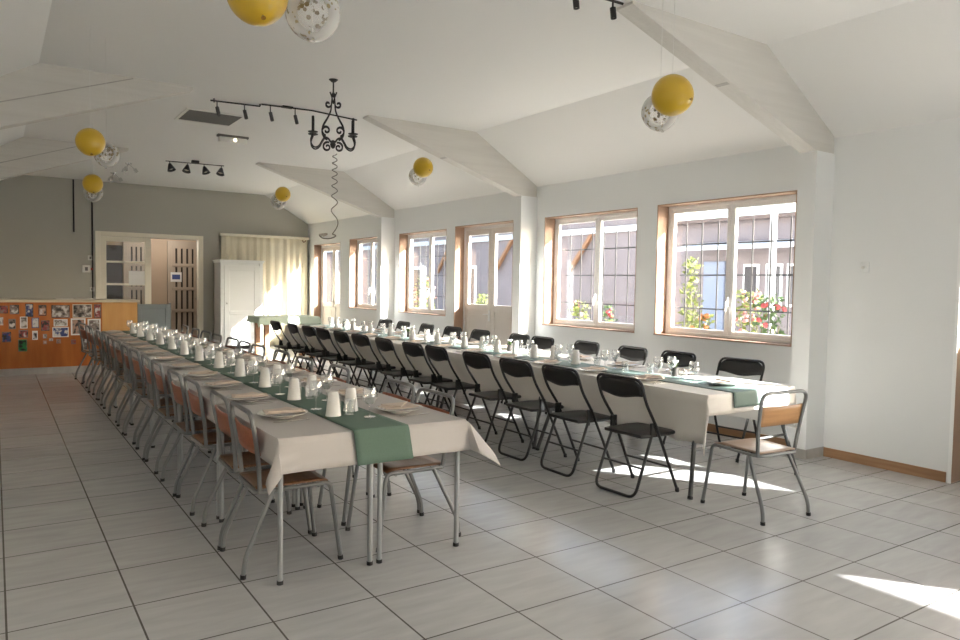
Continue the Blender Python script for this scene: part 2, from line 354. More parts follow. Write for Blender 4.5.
def door(n, y0, y1, z1, gz=1.21, right_hung=True):
    r = struct(thing('door_%d' % n, None, None))
    lining(r, y0, y1, 0, z1, False)
    q = MB(); xa, xb = 6.55, 6.63
    q.box(xa, xb, y0 + .012, y0 + .05, 0, z1 - .012); q.box(xa, xb, y1 - .05, y1 - .012, 0, z1 - .012); q.box(xa, xb, y0 + .05, y1 - .05, z1 - .06, z1 - .012)
    q.build('door_frame', 'white', r); m = (y0 + y1) / 2
    for a, b in ((y0 + .052, m - .001), (m + .001, y1 - .052)):
        q = MB(); xa, xb = 6.56, 6.61; W = .09
        q.box(xa, xb, a, a + W, .01, z1 - .062, .004, 1); q.box(xa, xb, b - W, b, .01, z1 - .062, .004, 1)
        q.box(xa, xb, a + W, b - W, z1 - .15, z1 - .062, .004, 1); q.box(xa, xb, a + W, b - W, gz - .1, gz, .004, 1); q.box(xa, xb, a + W, b - W, .01, .14, .004, 1)
        s = q.build('door_leaf', 'pinkwhite', r)
        MB().box(6.575, 6.595, a + W - .01, b - W + .01, .13, gz - .09).box(6.565, 6.575, a + W + .05, b - W - .05, .2, gz - .17, .004, 1).build('door_panel', 'pinkwhite', s)
        MB().box(XF - .003, XF + .003, a + W - .005, b - W + .005, gz - .005, z1 - .145).build('pane', 'glass', s)
    MB().box(6.545, 6.56, m + .02, m + .06, .95, 1.13, .004).tube(fillet([(6.55, m + .04, 1.06), (6.51, m + .04, 1.06), (6.51, m + .15, 1.06)], .015), .008).build('door_handle', 'white', r)
    return r
door(1, *OPEN[1][:2], OPEN[1][3]); window(1, *OPEN[2]); window(2, *OPEN[3]); door(2, *OPEN[4][:2], OPEN[4][3])
window(3, *OPEN[5]); window(4, *OPEN[6]); door(3, *OPEN[7][:2], OPEN[7][3], 1.05)

# iron grilles outside the windows
def grille(y0, y1, label):
    r = thing('window_grille', label, 'grille', (6.78, (y0 + y1) / 2, 0), 0, 'iron window grilles')
    h = (y1 - y0) / 2
    for z in (1.30, 1.685, 2.04): MB().box(-.006, .006, -h, h, z - .008, z + .008).build('cross_bar', 'iron', r)
    n = int(round((y1 - y0) / .235))
    for k in range(n + 1):
        y = -h + .08 + (y1 - y0 - .16) * k / n
        MB().tube([(.002, y, .93), (.002, y, 2.25)], .0085, 6).tube([(.002, y, 2.25), (.002, y, 2.31)], .0085, 6, r1=.002).build('upright_bar', 'iron', r)
    q = MB()
    for z in (1.30, 2.04):
        for y in (-h + .02, h - .02): q.tube([(0, y, z), (-.095, y, z)], .007, 6)
    q.build('wall_fixing', 'iron', r)
for (a, b), nm in zip(((4.12, 5.85), (6.18, 7.92), (10.57, 12.28), (13.2, 14.59)), ('nearest window', 'second window from the near end', 'window between the glazed door and third pilaster', 'narrow far window next to the curtain end')):
    grille(a, b, 'black iron bar grille outside the ' + nm)

# ------------------------------------------------------------------ back wall: double door, hallway behind, curtain, wardrobe
r = struct(thing('door_4', None, None)); q = MB()
q.box(1.766, 1.87, YB - .03, YB + .12, 0, 2.515, .006); q.box(3.82, 3.925, YB - .03, YB + .12, 0, 2.515, .006); q.box(1.87, 3.82, YB - .03, YB + .12, 2.42, 2.515, .006)
q.build('door_frame', 'cream', r); q = MB(); y0, y1 = YB, YB + .045
q.box(1.872, 1.975, y0, y1, .01, 2.415, .005); q.box(2.72, 2.845, y0, y1, .01, 2.415, .005); q.box(1.975, 2.72, y0, y1, 2.315, 2.415, .005); q.box(1.975, 2.72, y0, y1, .01, .25)
for z in (1.885, 1.41, .88): q.box(1.975, 2.72, y0 + .004, y1 - .004, z - .022, z + .022, .005)
s = q.build('door_leaf', 'cream', r)
MB().box(1.97, 2.725, YB + .02, YB + .025, .24, 2.32).build('pane', 'glass', s)
q = MB().box(0, .92, 0, .04, .01, 2.41, .005); q.bm.free()
struct(MB().box(1.6, 4.6, 18.7, 18.8, 0, 2.7).box(1.5, 1.6, YB + .2, 18.8, 0, 2.7).box(4.6, 4.7, YB + .2, 18.8, 0, 2.7).box(1.5, 4.7, YB + .2, 18.8, 2.7, 2.8).build('wall_hallway', 'tan'))
hl = bpy.data.lights.new('hallway_fill', 'POINT'); hl.energy = 12; hl.color = (1, .95, .88); hl.shadow_soft_size = .12  # fill light added to brighten the hallway, no fixture known there
ho = bpy.data.objects.new('hallway_fill', hl); C.objects.link(ho); ho.location = (3.3, 17.75, 2.55)
def barred_door(n, x0, x1, panes):
    r = struct(thing('door_%d' % n, None, None, (0, 18.62, 0)))
    q = MB(); rows = [(.62, 1.10), (1.14, 1.62), (1.66, 2.06)] if panes else [(.6, 2.2)]
    rows = [(.32, .74), (.82, 1.27), (1.35, 1.83), (1.92, 2.28)]
    q.box(x0, x0 + .1, 0, .06, .01, 2.46, .004); q.box(x1 - .08, x1, 0, .06, .01, 2.46, .004)
    zz = [.01] + [z for rw in rows for z in rw] + [2.46]
    for k in range(0, len(zz), 2): q.box(x0 + .1, x1 - .08, 0, .06, zz[k], zz[k + 1])
    step = (x1 - x0 - .18) / 4
    for k in range(4):
        for a, b in rows: q.box(x0 + .1 + step * k, x0 + .1 + step * (k + .62), .01, .05, a, b)
    for z in (.78, 1.31, 1.875): q.box(x0 + .1, x1 - .08, -.015, 0, z - .025, z + .025, .004)
    q.build('door_leaf', 'taupe', r)
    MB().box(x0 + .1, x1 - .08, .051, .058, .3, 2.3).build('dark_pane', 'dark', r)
    MB().box(x1 - .055, x1 - .03, -.04, 0, 1.05, 1.09).build('door_handle', 'chrome', r)
barred_door(5, 3.46, 4.14, 1); barred_door(6, 2.5, 3.08, 1)
struct(MB().box(2.02, 2.49, 18.66, 18.69, 0, 2.3).build('trim_doorway_shade', 'dark'))  # flat sheet, the darkness of an open doorway painted as its colour
r = tag(MB().box(2.40, 2.712, YB - .004, YB - .001, 1.40, 1.70).build('notice', 'paper'), 'blank looking white paper notice on the cream glazed door', 'notice')
r = thing('notice', 'small white notice with blue block on the brown barred door', 'notice', (3.65, 18.612, 1.59))
MB().box(-.125, .125, -.003, .0, -.115, .115).build('sheet', 'paper', r); MB().box(-.09, .09, -.005, -.003, -.055, .06).build('printed_block', 'blue', r)

r = thing('curtain', 'cream gathered curtain filling the back corner behind the white wardrobe', 'curtain', (5.31, 16.98, 0)); P = []
for k in range(14):
    z = 2.53 * k / 13 + .02; row = []
    for j in range(181):
        x = -1.02 + 2.04 * j / 180; a = .018 + .02 * (1 - k / 13)
        row.append((x + .006 * math.sin(z * 3 + j), .0 + a * math.sin(j * .42 + .9 * math.sin(j * .083) + .5 * math.sin(j*.031)) + .01 * math.sin(j * .21 + z), z))
    P.append(row)
MB().grid(P).build('fabric', 'curtain', r, True, .004)
MB().box(-1.05, 1.04, -.05, .06, 2.545, 2.60, .006).build('curtain_rail', 'cream', r)
MB().tube([(.86, -.06, 2.52), (.9, -.065, 2.47), (.95, -.06, 2.52)], .012, 6).build('hook', 'skirt', r)

r = thing('wardrobe', 'white painted wardrobe with one panelled door in front of the curtain', 'wardrobe', (4.11, 16.3, 0))
MB().box(0, .02, .02, .58, .1, 1.95).build('side_panel', 'wardside', r); MB().box(.9, .92, .02, .58, .1, 1.95).build('side_panel', 'wardrobe', r)
MB().box(.02, .9, .04, .58, .1, 1.95).build('body', 'wardrobe', r)
MB().box(-.03, .95, -.03, .6, 1.95, 1.985, .006).box(-.015, .935, -.015, .59, 1.92, 1.95, .004).build('cornice', 'wardrobe', r)
q = MB(); q.box(.0, .07, 0, .04, .1, 1.92).box(.85, .92, 0, .04, .1, 1.92).build('front_post', 'wardrobe', r)
q = MB(); q.box(.075, .19, -.012, .03, .22, 1.86, .004).box(.73, .845, -.012, .03, .22, 1.86, .004).box(.19, .73, -.012, .03, .22, .32, .004).box(.19, .73, -.012, .03, 1.75, 1.86, .004).box(.19, .73, -.012, .03, .78, .86, .004)
q.box(.19, .73, .004, .03, .32, .78).box(.19, .73, .004, .03, .86, 1.75); d = q.build('door', 'wardrobe', r)
MB().lathe([(0, 0), (.014, .004), (.014, .02), (0, .026)], 12, (.12, -.012, 1.02), (0, -1, 0)).build('knob', 'chrome', d)
MB().box(-.01, .93, -.01, .58, .1, .2, .005).build('plinth', 'wardrobe', r)
for x in (.03, .85):
    for y in (.02, .5): MB().box(x, x + .06, y, y + .06, 0, .1).build('leg', 'wardrobe', r)

for k, (x, z0, z1, lab) in enumerate(((1.378, 2.47, 3.54, 'short dark conduit ending halfway down the grey back wall'), (1.715, .3, 3.54, 'long dark conduit running down beside the cream door frame'))):
    r = tag(MB().tube([(x, YB - .016, z0), (x, YB - .016, z1)], .015, 8).build('conduit', 'iron'), lab, 'pipe', 'wall conduits')
for x, z, s, lab, red in ((1.60, 1.72, .075, 'largest white switch box with a red lamp, left of the cream door', 1), (1.675, 1.95, .05, 'upper small white wall switch left of the cream door', 0), (1.70, 1.30, .045, 'lower small white wall switch just above the bar counter', 0)):
    r = thing('wall_switch', lab, 'switch', (x, YB, z), 0, 'switches beside the cream door')
    MB().box(-s, s, -.025, 0, -s, s, .006).build('cover', 'plastic', r); MB().box(-s * .35, s * .35, -.032, -.025, -s * .5, s * .5, .003).build('rocker', 'vent', r)
    if red: MB().box(.08, .115, -.03, 0, -.02, .02, .004).build('red_lamp', 'red', r)
r = thing('thermostat', 'small flush white thermostat box on bare wall right of the nearest pilaster', 'thermostat', (XR, 3.43, 1.74))
MB().box(-.018, 0, -.04, .04, -.045, .045, .004).build('cover', 'wall', r); MB().lathe([(0, 0), (.014, 0), (.013, .008), (0, .009)], 14, (-.018, .01, 0), (-1, 0, 0)).build('dial', 'plastic', r)

# ------------------------------------------------------------------ bar counter with the photos
YC = 13.33
r = thing('bar_counter', 'long orange pine bar counter covered in pinned photos along the back left', 'counter', (0, YC, 0))
MB().box(XL + .005, 1.47, 0, .03, .105, 1.135).build('front_boards', 'pine', r)
MB().box(1.47, 2.0, 0, .03, .105, 1.135).build('end_panel', 'palepine', r)
MB().box(1.97, 2.0, .03, .6, .105, 1.135).build('side_panel', 'palepine', r)
MB().box(XL + .005, 2.03, -.04, .62, 1.137, 1.178, .006).build('counter_top', 'ctrtop', r)
MB().box(XL + .005, 1.98, .005, .6, 0, .103).build('plinth', 'skirt_tile', r)
r = thing('bar_gate', 'low blue grey panelled bar gate at the right end of the counter', 'gate', (2.03, 13.5, 0))
MB().box(0, .5, 0, .03, .08, 1.1, .004).build('panel', 'bluegrey', r); q = MB()
ringq = lambda a, b, c, d: q.box(a, b, -.012, 0, c, d, .003)
ringq(0, .06, .08, 1.1); ringq(.44, .5, .08, 1.1); ringq(.06, .44, 1.02, 1.1); ringq(.06, .44, .08, .18); q.build('moulding', 'bluegrey', r)
MB().box(.0, .04, 0, .03, 0, .08).box(.46, .5, 0, .03, 0, .08).build('foot', 'bluegrey', r); MB().box(.502, .53, -.01, .05, 0, 1.12).build('gate_post', 'bluegrey', r)
for x, h, lab in ((.95, .02, 'flat tray lying on the bar counter top'), (1.25, .014, 'folded cloth lying near the end of the bar counter top')):
    tag(MB().box(x - .13, x + .13, YC + .15, YC + .4, 1.178, 1.178 + h, .006).build('serving_tray' if h > .015 else 'folded_cloth', 'beam'), lab, 'tray' if h > .015 else 'cloth')
PH = [(.123,1.025,.1,.12),(.259,1.024,.12,.146),(.456,1.011,.106,.208),(.632,1.01,.108,.168),(.88,.991,.254,.202),(1.185,.995,.278,.22),(1.405,.993,.1,.22),(.075,.845,.076,.122),(.228,.8,.096,.16),(.38,.821,.1,.184),(.533,.814,.1,.162),(.668,.768,.114,.164),(.878,.81,.194,.115),(.877,.66,.226,.16),(1.125,.742,.21,.272),(1.353,.756,.19,.222),(.153,.6,.118,.16),(.373,.645,.124,.12),(.527,.618,.074,.14),(.361,.463,.118,.188),(.662,.6,.054,.07),(.661,.503,.05,.056),(.744,.543,.054,.042),(.847,.515,.064,.07),(1.055,.499,.07,.074),(1.21,.448,.088,.232)]
dk, md, lt, bl, gn, rd, sk_ = (.03, .025, .025), (.22, .18, .16), (.62, .6, .58), (.04, .06, .2), (.03, .25, .07), (.3, .06, .06), (.45, .27, .2)
PC = [(dk, rd, md), (dk, md, lt), (dk, bl, lt), (dk, sk_, lt), (dk, md, lt), (dk, md, lt), (dk, rd, lt), (lt, md, dk), (md, dk, lt), (lt, md, dk), (bl, lt, lt), (dk, rd, md), (lt, md, lt), (bl, bl, lt), (dk, sk_, md), (dk, md, lt), (dk, bl, rd), (dk, rd, lt), (dk, lt, lt), (gn, dk, gn), (lt, md, lt), (sk_, lt, lt), (lt, sk_, lt), (sk_, md, lt), (rd, rd, md), (dk, md, lt)]
PL = ['dark red snapshot in the top row, leftmost', 'dark snapshot in the top row, second from left', 'tall blue and white snapshot in the top row, third from left', 'dark framed portrait snapshot in the top row, fourth from left', 'wide dark group snapshot in the top row', 'widest grey group snapshot in the pale frame, top row', 'narrow dark red picture at the right end of the top row', 'small pale snapshot at the far left of the second row', 'dim snapshot in the second row, second from left', 'white edged portrait in the second row with a dark centre', 'blue topped snapshot in the second row', 'dark red snapshot in the second row just left of the wide pair', 'wide pale snapshot stacked above the blue one', 'wide deep blue snapshot below the pale one', 'large white framed portrait lower right', 'white framed picture with small dark head beside the pine panel', 'dark purple snapshot at left of the third row', 'dark snapshot in the third row above the green one', 'narrow white bordered snapshot in the third row', 'bright green snapshot hanging lowest at left', 'tiny pale snapshot above another tiny one', 'tiny square snapshot lowest in the middle cluster', 'tiny pale strip right of the tiny pair', 'tiny tan snapshot under the blue one', 'small rust coloured snapshot low on the right', 'tall narrow dark picture lowest at right, behind the last chair']
for k, ((x, z, wd, h), c, lab) in enumerate(zip(PH, PC, PL)):
    r = thing('photo', lab + ', on the counter', 'photo', (x, YC, z), 0, 'photos on the counter front')
    wide = k in (5, 9, 12, 14, 15, 18); b = .022 if k in (14, 15) else .012
    MB().box(-wd / 2, wd / 2, -.004, -.001, -h / 2, h / 2).build('border', 'ctrtop' if k == 5 else ('paper' if wide or k == 13 else photo_mat(90 + k, (c[0], md))), r)
    MB().box(-wd / 2 + b, wd / 2 - b, -.006, -.004, -h / 2 + b, h / 2 - b).build('picture', photo_mat(k, c), r)

# ------------------------------------------------------------------ tables, cloths, runners
def school_table(w=.53, l=1.19):
    r = thing('dining_table', '', 'table', group='narrow tables pushed together under the left cloths')
    MB().box(-w / 2, w / 2, 0, l, .72, .746, .004, 1).build('tabletop', 'tabletop', r)
    q = MB(); a, b = w / 2 - .03, .02
    for x in (-a, a): q.box(x - .01, x + .01, b, l - b, .685, .722)
    for y in (b, l - b): q.box(-a, a, y - .01, y + .01, .685, .722)
    q.build('apron', 'leg', r)
    for x in (-w / 2 + .017, w / 2 - .017):
        for y in (.03, l - .03):
            g = MB().tube([(x, y, .016), (x, y, .70)], .0145, 10).build('leg', 'leg', r, True)
            MB().tube([(x, y, 0), (x, y, .02)], .017, 10).build('foot_cap', 'rubber', g, True)
    return Kind(r)
ST = school_table(); T1Y = 3.51
for k in range(7):
    for side, x in (('left', 1.432), ('right', 1.984)):
        ST.put((x, T1Y + 1.2 * k, 0), 0, 'narrow left row table, %s half of the %s pair from near end' % (side, ORD[k]))
def folding_table(l=1.83):
    r = thing('folding_table', '', 'table', group='tables under the right hand cloth'); w = .53
    MB().box(-w, w, 0, l, .719, .749, .006).build('tabletop', 'tabletop', r)
    for y, s in ((.14, -1), (l - .14, 1)):
        for x in (-1, 1):
            g = MB().tube([(x * .66, y + s * .12, .01), (x * .47, y, .70)], .017, 10).build('leg', 'darkleg', r, True)
            MB().tube([(x * .6625, y + s * .12, 0), (x * .657, y + s * .118, .02)], .02, 10).build('foot_cap', 'rubber', g, True)
        MB().tube([(-.56, y + s * .06, .34), (.56, y + s * .06, .34)], .011, 8).build('stretcher', 'darkleg', r, True)
    return Kind(r)
FT = folding_table()
for k in range(5): FT.put((4.85, 3.44 + 1.835 * k, 0), 0, 'folding table under the ivory cloth by the windows, %s from the near end' % ORD[k])

def cloth(name, x0, x1, y0, y1, z, dl, dr, df, db, m, label, cat, group, flare=.14, wav=.008, seed=0, tip=1.0, fl_left=None, corner=2.2):
    """a cloth draped over a rectangle: overhangs left, right, front, back"""
    rd = random.Random(seed); ph = [rd.uniform(0, 6) for _ in range(6)]
    def axis(a, b, la, lb, n):
        v = [a - la * (1 - t) for t in (0, .2, .4, .6, .8, .92)] if la else []
        v += [a + (b - a) * k / n for k in range(n + 1)]
        v += [b + lb * t for t in (.08, .2, .4, .6, .8, 1)] if lb else []
        return v
    U = axis(x0, x1, dl, dr, 10); V = axis(y0, y1, df, db, max(8, int((y1 - y0) / .1))); P = []
    for v in V:
        row = []
        for u in U:
            a = u - x0 if u < x0 else (u - x1 if u > x1 else 0); b = v - y0 if v < y0 else (v - y1 if v > y1 else 0)
            d = math.hypot(a, b); dd = d if not (a and b) else max(abs(a), abs(b)) + .45 * tip * min(abs(a), abs(b))
            bx, by = min(max(u, x0), x1), min(max(v, y0), y1); ex = ey = 0
            if d > 0:
                fx = flare if a >= 0 or fl_left is None else fl_left + (flare * .8 - fl_left) * min(1, abs(b) / .08)
                fl = (.008 if fx else .002) + fx * dd * (1 if not (a and b) else (corner if a > 0 else 1.9)); k = dd / .2 if fx else 0
                fl += wav * k * (math.sin(v * 9 + ph[0]) + .6 * math.sin(v * 21 + ph[1]) if a else math.sin(u * 11 + ph[2]) + .5 * math.sin(u * 26 + ph[3]))
                fl = max(fl, .002); ex, ey = a / d * fl, b / d * fl
            zz = z - dd + (.0012 * math.sin(u * 7 + v * 3 + ph[4]) if d == 0 else 0)
            row.append((bx + ex, by + ey, zz))
        P.append(row)
    o = MB().grid(P).build(name, m, None, True, .003)
    return tag(o, label, cat, group)
for k in range(7):
    y0 = T1Y - .004 + 1.2 * k
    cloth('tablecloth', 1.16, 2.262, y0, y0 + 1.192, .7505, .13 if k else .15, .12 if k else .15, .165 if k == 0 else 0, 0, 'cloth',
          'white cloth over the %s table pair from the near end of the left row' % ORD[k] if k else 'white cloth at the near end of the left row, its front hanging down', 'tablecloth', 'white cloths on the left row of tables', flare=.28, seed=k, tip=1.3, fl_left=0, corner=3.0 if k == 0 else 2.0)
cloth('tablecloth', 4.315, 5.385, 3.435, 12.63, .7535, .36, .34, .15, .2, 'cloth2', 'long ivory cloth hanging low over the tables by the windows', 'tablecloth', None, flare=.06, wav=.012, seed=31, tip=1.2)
cloth('table_runner', 1.555, 1.882, 3.497, 11.9, .7555, 0, 0, .172, 0, 'runner', 'sage green runner down the middle of the left table row', 'runner', None, flare=.34, wav=.0004, seed=5)
cloth('table_runner', 4.585, 4.945, 3.425, 12.58, .7585, 0, 0, .115, 0, 'runner2', 'grey green runner down the table row by the windows', 'runner', None, flare=.12, wav=.0008, seed=6)
# far buffet table crosswise
r = thing('buffet_table', 'wooden legged table at the far end in front of the white wardrobe', 'table', (4.82, 14.3, 0))
MB().box(-.56, .6, -.36, .36, .80, .83).build('tabletop', 'oak', r)
for x in (-.42, .5):
    for y in (-.3, .3): MB().box(x - .045, x + .045, y - .045, y + .045, 0, .80).build('leg', 'oak', r)
cloth('tablecloth', 4.24, 5.44, 13.92, 14.68, .8345, .12, .1, .15, .12, 'palegreen', 'pale sage cloth on the far buffet table before the wardrobe', 'tablecloth', None, flare=.15, seed=9)

# ------------------------------------------------------------------ chairs
def school_chair(back, seat, label='', cat='chair'):
    r = thing('school_chair', label, cat); R = .0125
    q = MB(); P = []
    for j in range(9):
        y = -.18 + .385 * j / 8; row = []
        for i in range(9):
            x = -1 + 2 * i / 8; hw = .185 - .012 * (1 - j / 8); row.append((x * hw, y, .446 - .010 * (1 - x * x) * math.sin(PI * min(1, j / 7)) + .006 * (j / 8) - (.012 if j == 8 else 0)))
        P.append(row)
    q.grid(P).build('seat', seat, r, True, .010)
    P = []
    for j in range(5):
        z = .63 + .13 * j / 4; y = -.187 - .035 * (z - .63) / .19; row = []
        for i in range(11):
            x = -1 + 2 * i / 10; row.append((x * .207, y - .022 * (1 - x * x) + .014, z - .006 * (x * x if j == 0 else 0)))
        P.append(row)
    MB().grid(P).build('backrest', back, r, True, .010)
    MB().tube(fillet([(-.182, -.165, .425), (-.205, -.182, .62), (-.224, -.222, .853), (.224, -.222, .853), (.205, -.182, .62), (.182, -.165, .425)], .075, 6), R, 8).build('back_hoop', 'steel', r, True)
    MB().tube(fillet([(-.19, .14, .432), (-.19, -.185, .428), (.19, -.185, .428), (.19, .14, .432)], .05, 5), .011, 8).build('seat_rail', 'steel', r, True)
    for s in (-1, 1):
        g = MB().tube(fillet([(s * .19, .13, .432), (s * .19, .215, .436), (s * .212, .27, .015)], .07, 6), R, 8).build('leg', 'steel', r, True)
        MB().tube([(s * .2125, .271, 0), (s * .2122, .269, .022)], .0155, 8).build('foot_cap', 'rubber', g, True)
        g = MB().tube(fillet([(s * .19, -.10, .428), (s * .225, -.255, .10), (s * .227, -.262, .015)], .05, 4), R, 8).build('leg', 'steel', r, True)
        MB().tube([(s * .227, -.263, 0), (s * .227, -.262, .022)], .0155, 8).build('foot_cap', 'rubber', g, True)
    MB().tube([(-.188, .15, .422), (.188, .15, .422)], .009, 8).build('crossbar', 'steel', r, True)
    return Kind(r)
SCH = school_chair('ply', 'plyseat')
LY = [3.92, 4.40, 5.12, 5.62, 6.32, 6.83, 7.53, 8.04, 8.73, 9.24, 9.94, 10.44, 11.13, 11.62]
for k, y in enumerate(LY):
    SCH.put((1.318 + random.uniform(-.012, .012), y, 0), -PI / 2 + random.uniform(-.04, .04), 'red-brown school chair, %s from near end, outer side of left tables' % ORD[k], 'school chairs along the left side')
RY = [3.90, 4.42, 5.46, 6.20, 6.87, 7.58, 8.09, 8.62, 9.27, 9.85, 10.48, 11.2]
for k, y in enumerate(RY):
    SCH.put((2.08 + random.uniform(-.015, .02), y, 0), PI / 2 + random.uniform(-.05, .05), 'red-brown school chair, %s from near end, aisle side of left tables' % ORD[k], 'school chairs along the aisle side')
SCH.put((1.30, 12.24, 0), -PI / 2 + .14, 'school chair at the far end of the left tables by the counter', 'school chairs at table ends')
SC2 = school_chair('plylight', 'plypale'); SC2.put((4.384, 3.065, 0), -.083, 'school chair with honey wood back alone at the near end of the window tables')

def folding_chair():
    r = thing('folding_chair', '', 'chair'); R = .0115
    MB().tube(fillet([(-.215, -.05, .53), (-.224, -.17, .70), (-.226, -.228, .87), (.226, -.228, .87), (.224, -.17, .70), (.215, -.05, .53)], .07, 6), R, 8).build('back_frame', 'black', r, True)
    P = []
    for i in range(15):
        x = -1 + 2 * i / 14; top = .862 - .05 * max(0, abs(x) - .68) ** 1.5 * 5; bot = .735 - .013 * math.cos(x * PI * 1.0) * (1 if abs(x) < .6 else 1) ; row = []
        for j in range(5):
            z = bot + (top - bot) * j / 4; row.append((x * .214, -.175 - (z - .70) * .333 - .018 * (1 - x * x), z))
        P.append(row)
    MB().grid(P).build('backrest', 'vinyl', r, True, .02)
    P = []
    MB().prism([(-.185, -.17), (.185, -.17), (.2, -.12), (.21, .1), (.19, .2), (.15, .222), (-.15, .222), (-.19, .2), (-.21, .1), (-.2, -.12)], 'z', .432, .46, .011).build('seat', 'vinyl', r, True)
    for s in (-1, 1):
        g = MB().tube([(s * .215, -.05, .53), (s * .225, .20, .012)], R, 8).build('leg', 'black', r, True)
        MB().tube([(s * .225, .201, 0), (s * .225, .196, .03)], .015, 8).build('foot_cap', 'rubber', g, True)
        MB().box(s * .2 - .01, s * .2 + .01, -.085, -.03, .45, .54, .003).build('hinge_plate', 'black', r)
    MB().tube(fillet([(-.197, -.045, .51), (-.205, -.24, .0125), (.205, -.24, .0125), (.197, -.045, .51)], .075, 6), R, 8).build('rear_loop', 'black', r, True)
    MB().tube([(-.222, .11, .2), (.222, .11, .2)], .008, 8).build('crossbar', 'black', r, True)
    MB().tube([(-.2, -.16, .215), (.2, -.16, .215)], .008, 8).build('rear_crossbar', 'black', r, True)
    return Kind(r)
FCH = folding_chair()
FL = [3.86, 4.52, 5.13, 5.80, 6.56, 7.07, 7.77, 8.48, 9.05, 9.66, 10.28, 10.97, 11.75]
for k, y in enumerate(FL):
    FCH.put((4.055 + random.uniform(-.02, .02), y, 0), -PI / 2 + random.uniform(-.07, .05), 'black folding chair, %s from near end on aisle side of window tables' % ORD[k], 'folding chairs on the aisle side')
FR = [4.24, 5.05, 5.68, 6.46, 7.26, 7.80, 8.70, 9.49, 10.3, 11.08, 11.81]
for k, y in enumerate(FR):
    FCH.put((5.635 + random.uniform(-.02, .03), y, 0), PI / 2 + (.12 if k == 0 else random.uniform(-.06, .06)), 'black folding chair, %s from near end between window tables and wall' % ORD[k], 'folding chairs on the window side')

# ------------------------------------------------------------------ place settings
def plate_kind():
    r = thing('dinner_plate', '', 'plate')
    MB().lathe([(0, .004), (.07, .004), (.085, .009), (.139, .024), (.143, .028), (.138, .0287), (.095, .017), (.072, .009), (0, .009)], 32).lathe([(.062, 0), (.07, 0), (.07, .004), (.062, .004)], 24).build('dish', 'china2', r, True)
    return Kind(r)
def napkin_kind():
    r = thing('napkin', '', 'napkin'); z = .0205
    MB().prism([(-.112, -.07), (.112, -.06), (.115, .055), (.02, .085), (-.105, .065)], 'z', 0, .006, .002).build('under_fold', 'napkin', r)
    MB().prism([(-.095, -.055), (.09, -.06), (.03, .07)], 'z', .006, .016, .003).build('top_fold', 'napkin', r)
    return Kind(r)
def goblet_kind():
    r = thing('wine_glass', '', 'glass')
    MB().lathe([(0, .072), (.018, .075), (.036, .092), (.0435, .118), (.042, .145), (.036, .172), (.0345, .172), (.0405, .145), (.042, .118), (.0345, .094), (.017, .078), (0, .076)], 22).build('bowl', 'gobletglass', r, True)
    MB().lathe([(0, .004), (.006, .006), (.0045, .02), (.004, .05), (.007, .07), (0, .0735)], 12).build('stem', 'gobletglass', r, True)
    MB().lathe([(0, 0), (.034, 0), (.034, .002), (.012, .005), (0, .0065)], 20).build('foot', 'gobletglass', r, True)
    return Kind(r)
def tumbler_kind():
    r = thing('water_glass', '', 'glass')
    MB().lathe([(0, 0), (.028, 0), (.031, .01), (.036, .09), (.0345, .09), (.0295, .014), (0, .010)], 18).build('tumbler', 'gobletglass', r, True)
    return Kind(r)
def cup_kind():
    r = thing('tapered_cup', '', 'cup')
    MB().lathe([(0, .135), (.026, .137), (.030, .133), (.044, .012), (.046, .004), (.046, 0), (.042, 0), (.040, .01), (.027, .128), (0, .13)], 24).build('body', 'china', r, True)
    MB().lathe([(.0205, .137), (.025, .137), (.0245, .141), (.021, .141)], 20).build('base_ring', 'china', r, True)
    return Kind(r)
def knife_kind():
    r = thing('table_knife', '', 'knife')
    MB().prism([(-.007, .0), (.007, 0), (.008, .1), (-.007, .1)], 'z', .001, .006, .001).build('handle', 'cutlery', r)
    MB().prism([(-.006, .1), (.008, .1), (.0095, .19), (.003, .208), (-.006, .19)], 'z', .002, .004).build('blade', 'cutlery', r)
    return Kind(r)
def fork_kind():
    r = thing('table_fork', '', 'fork')
    MB().prism([(-.008, 0), (.008, 0), (.0035, .11), (.003, .135), (-.003, .135), (-.0035, .11)], 'z', .001, .004, .001).build('handle', 'cutlery', r)
    q = MB().prism([(-.003, .135), (.003, .135), (.012, .152), (-.012, .152)], 'z', .003, .005)
    for x in (-.0105, -.0035, .0035, .0105): q.box(x - .0016, x + .0016, .152, .2, .004, .006)
    q.build('tines', 'cutlery', r)
    return Kind(r)
K = dict(dinner_plate=plate_kind(), napkin=napkin_kind(), wine_glass=goblet_kind(), water_glass=tumbler_kind(), tapered_cup=cup_kind(), table_knife=knife_kind(), table_fork=fork_kind())
LBL = dict(dinner_plate='cream dinner plate', napkin='folded beige napkin', wine_glass='stemmed wine glass', water_glass='short clear water glass', tapered_cup='white upside down cup', table_knife='steel knife', table_fork='steel fork')
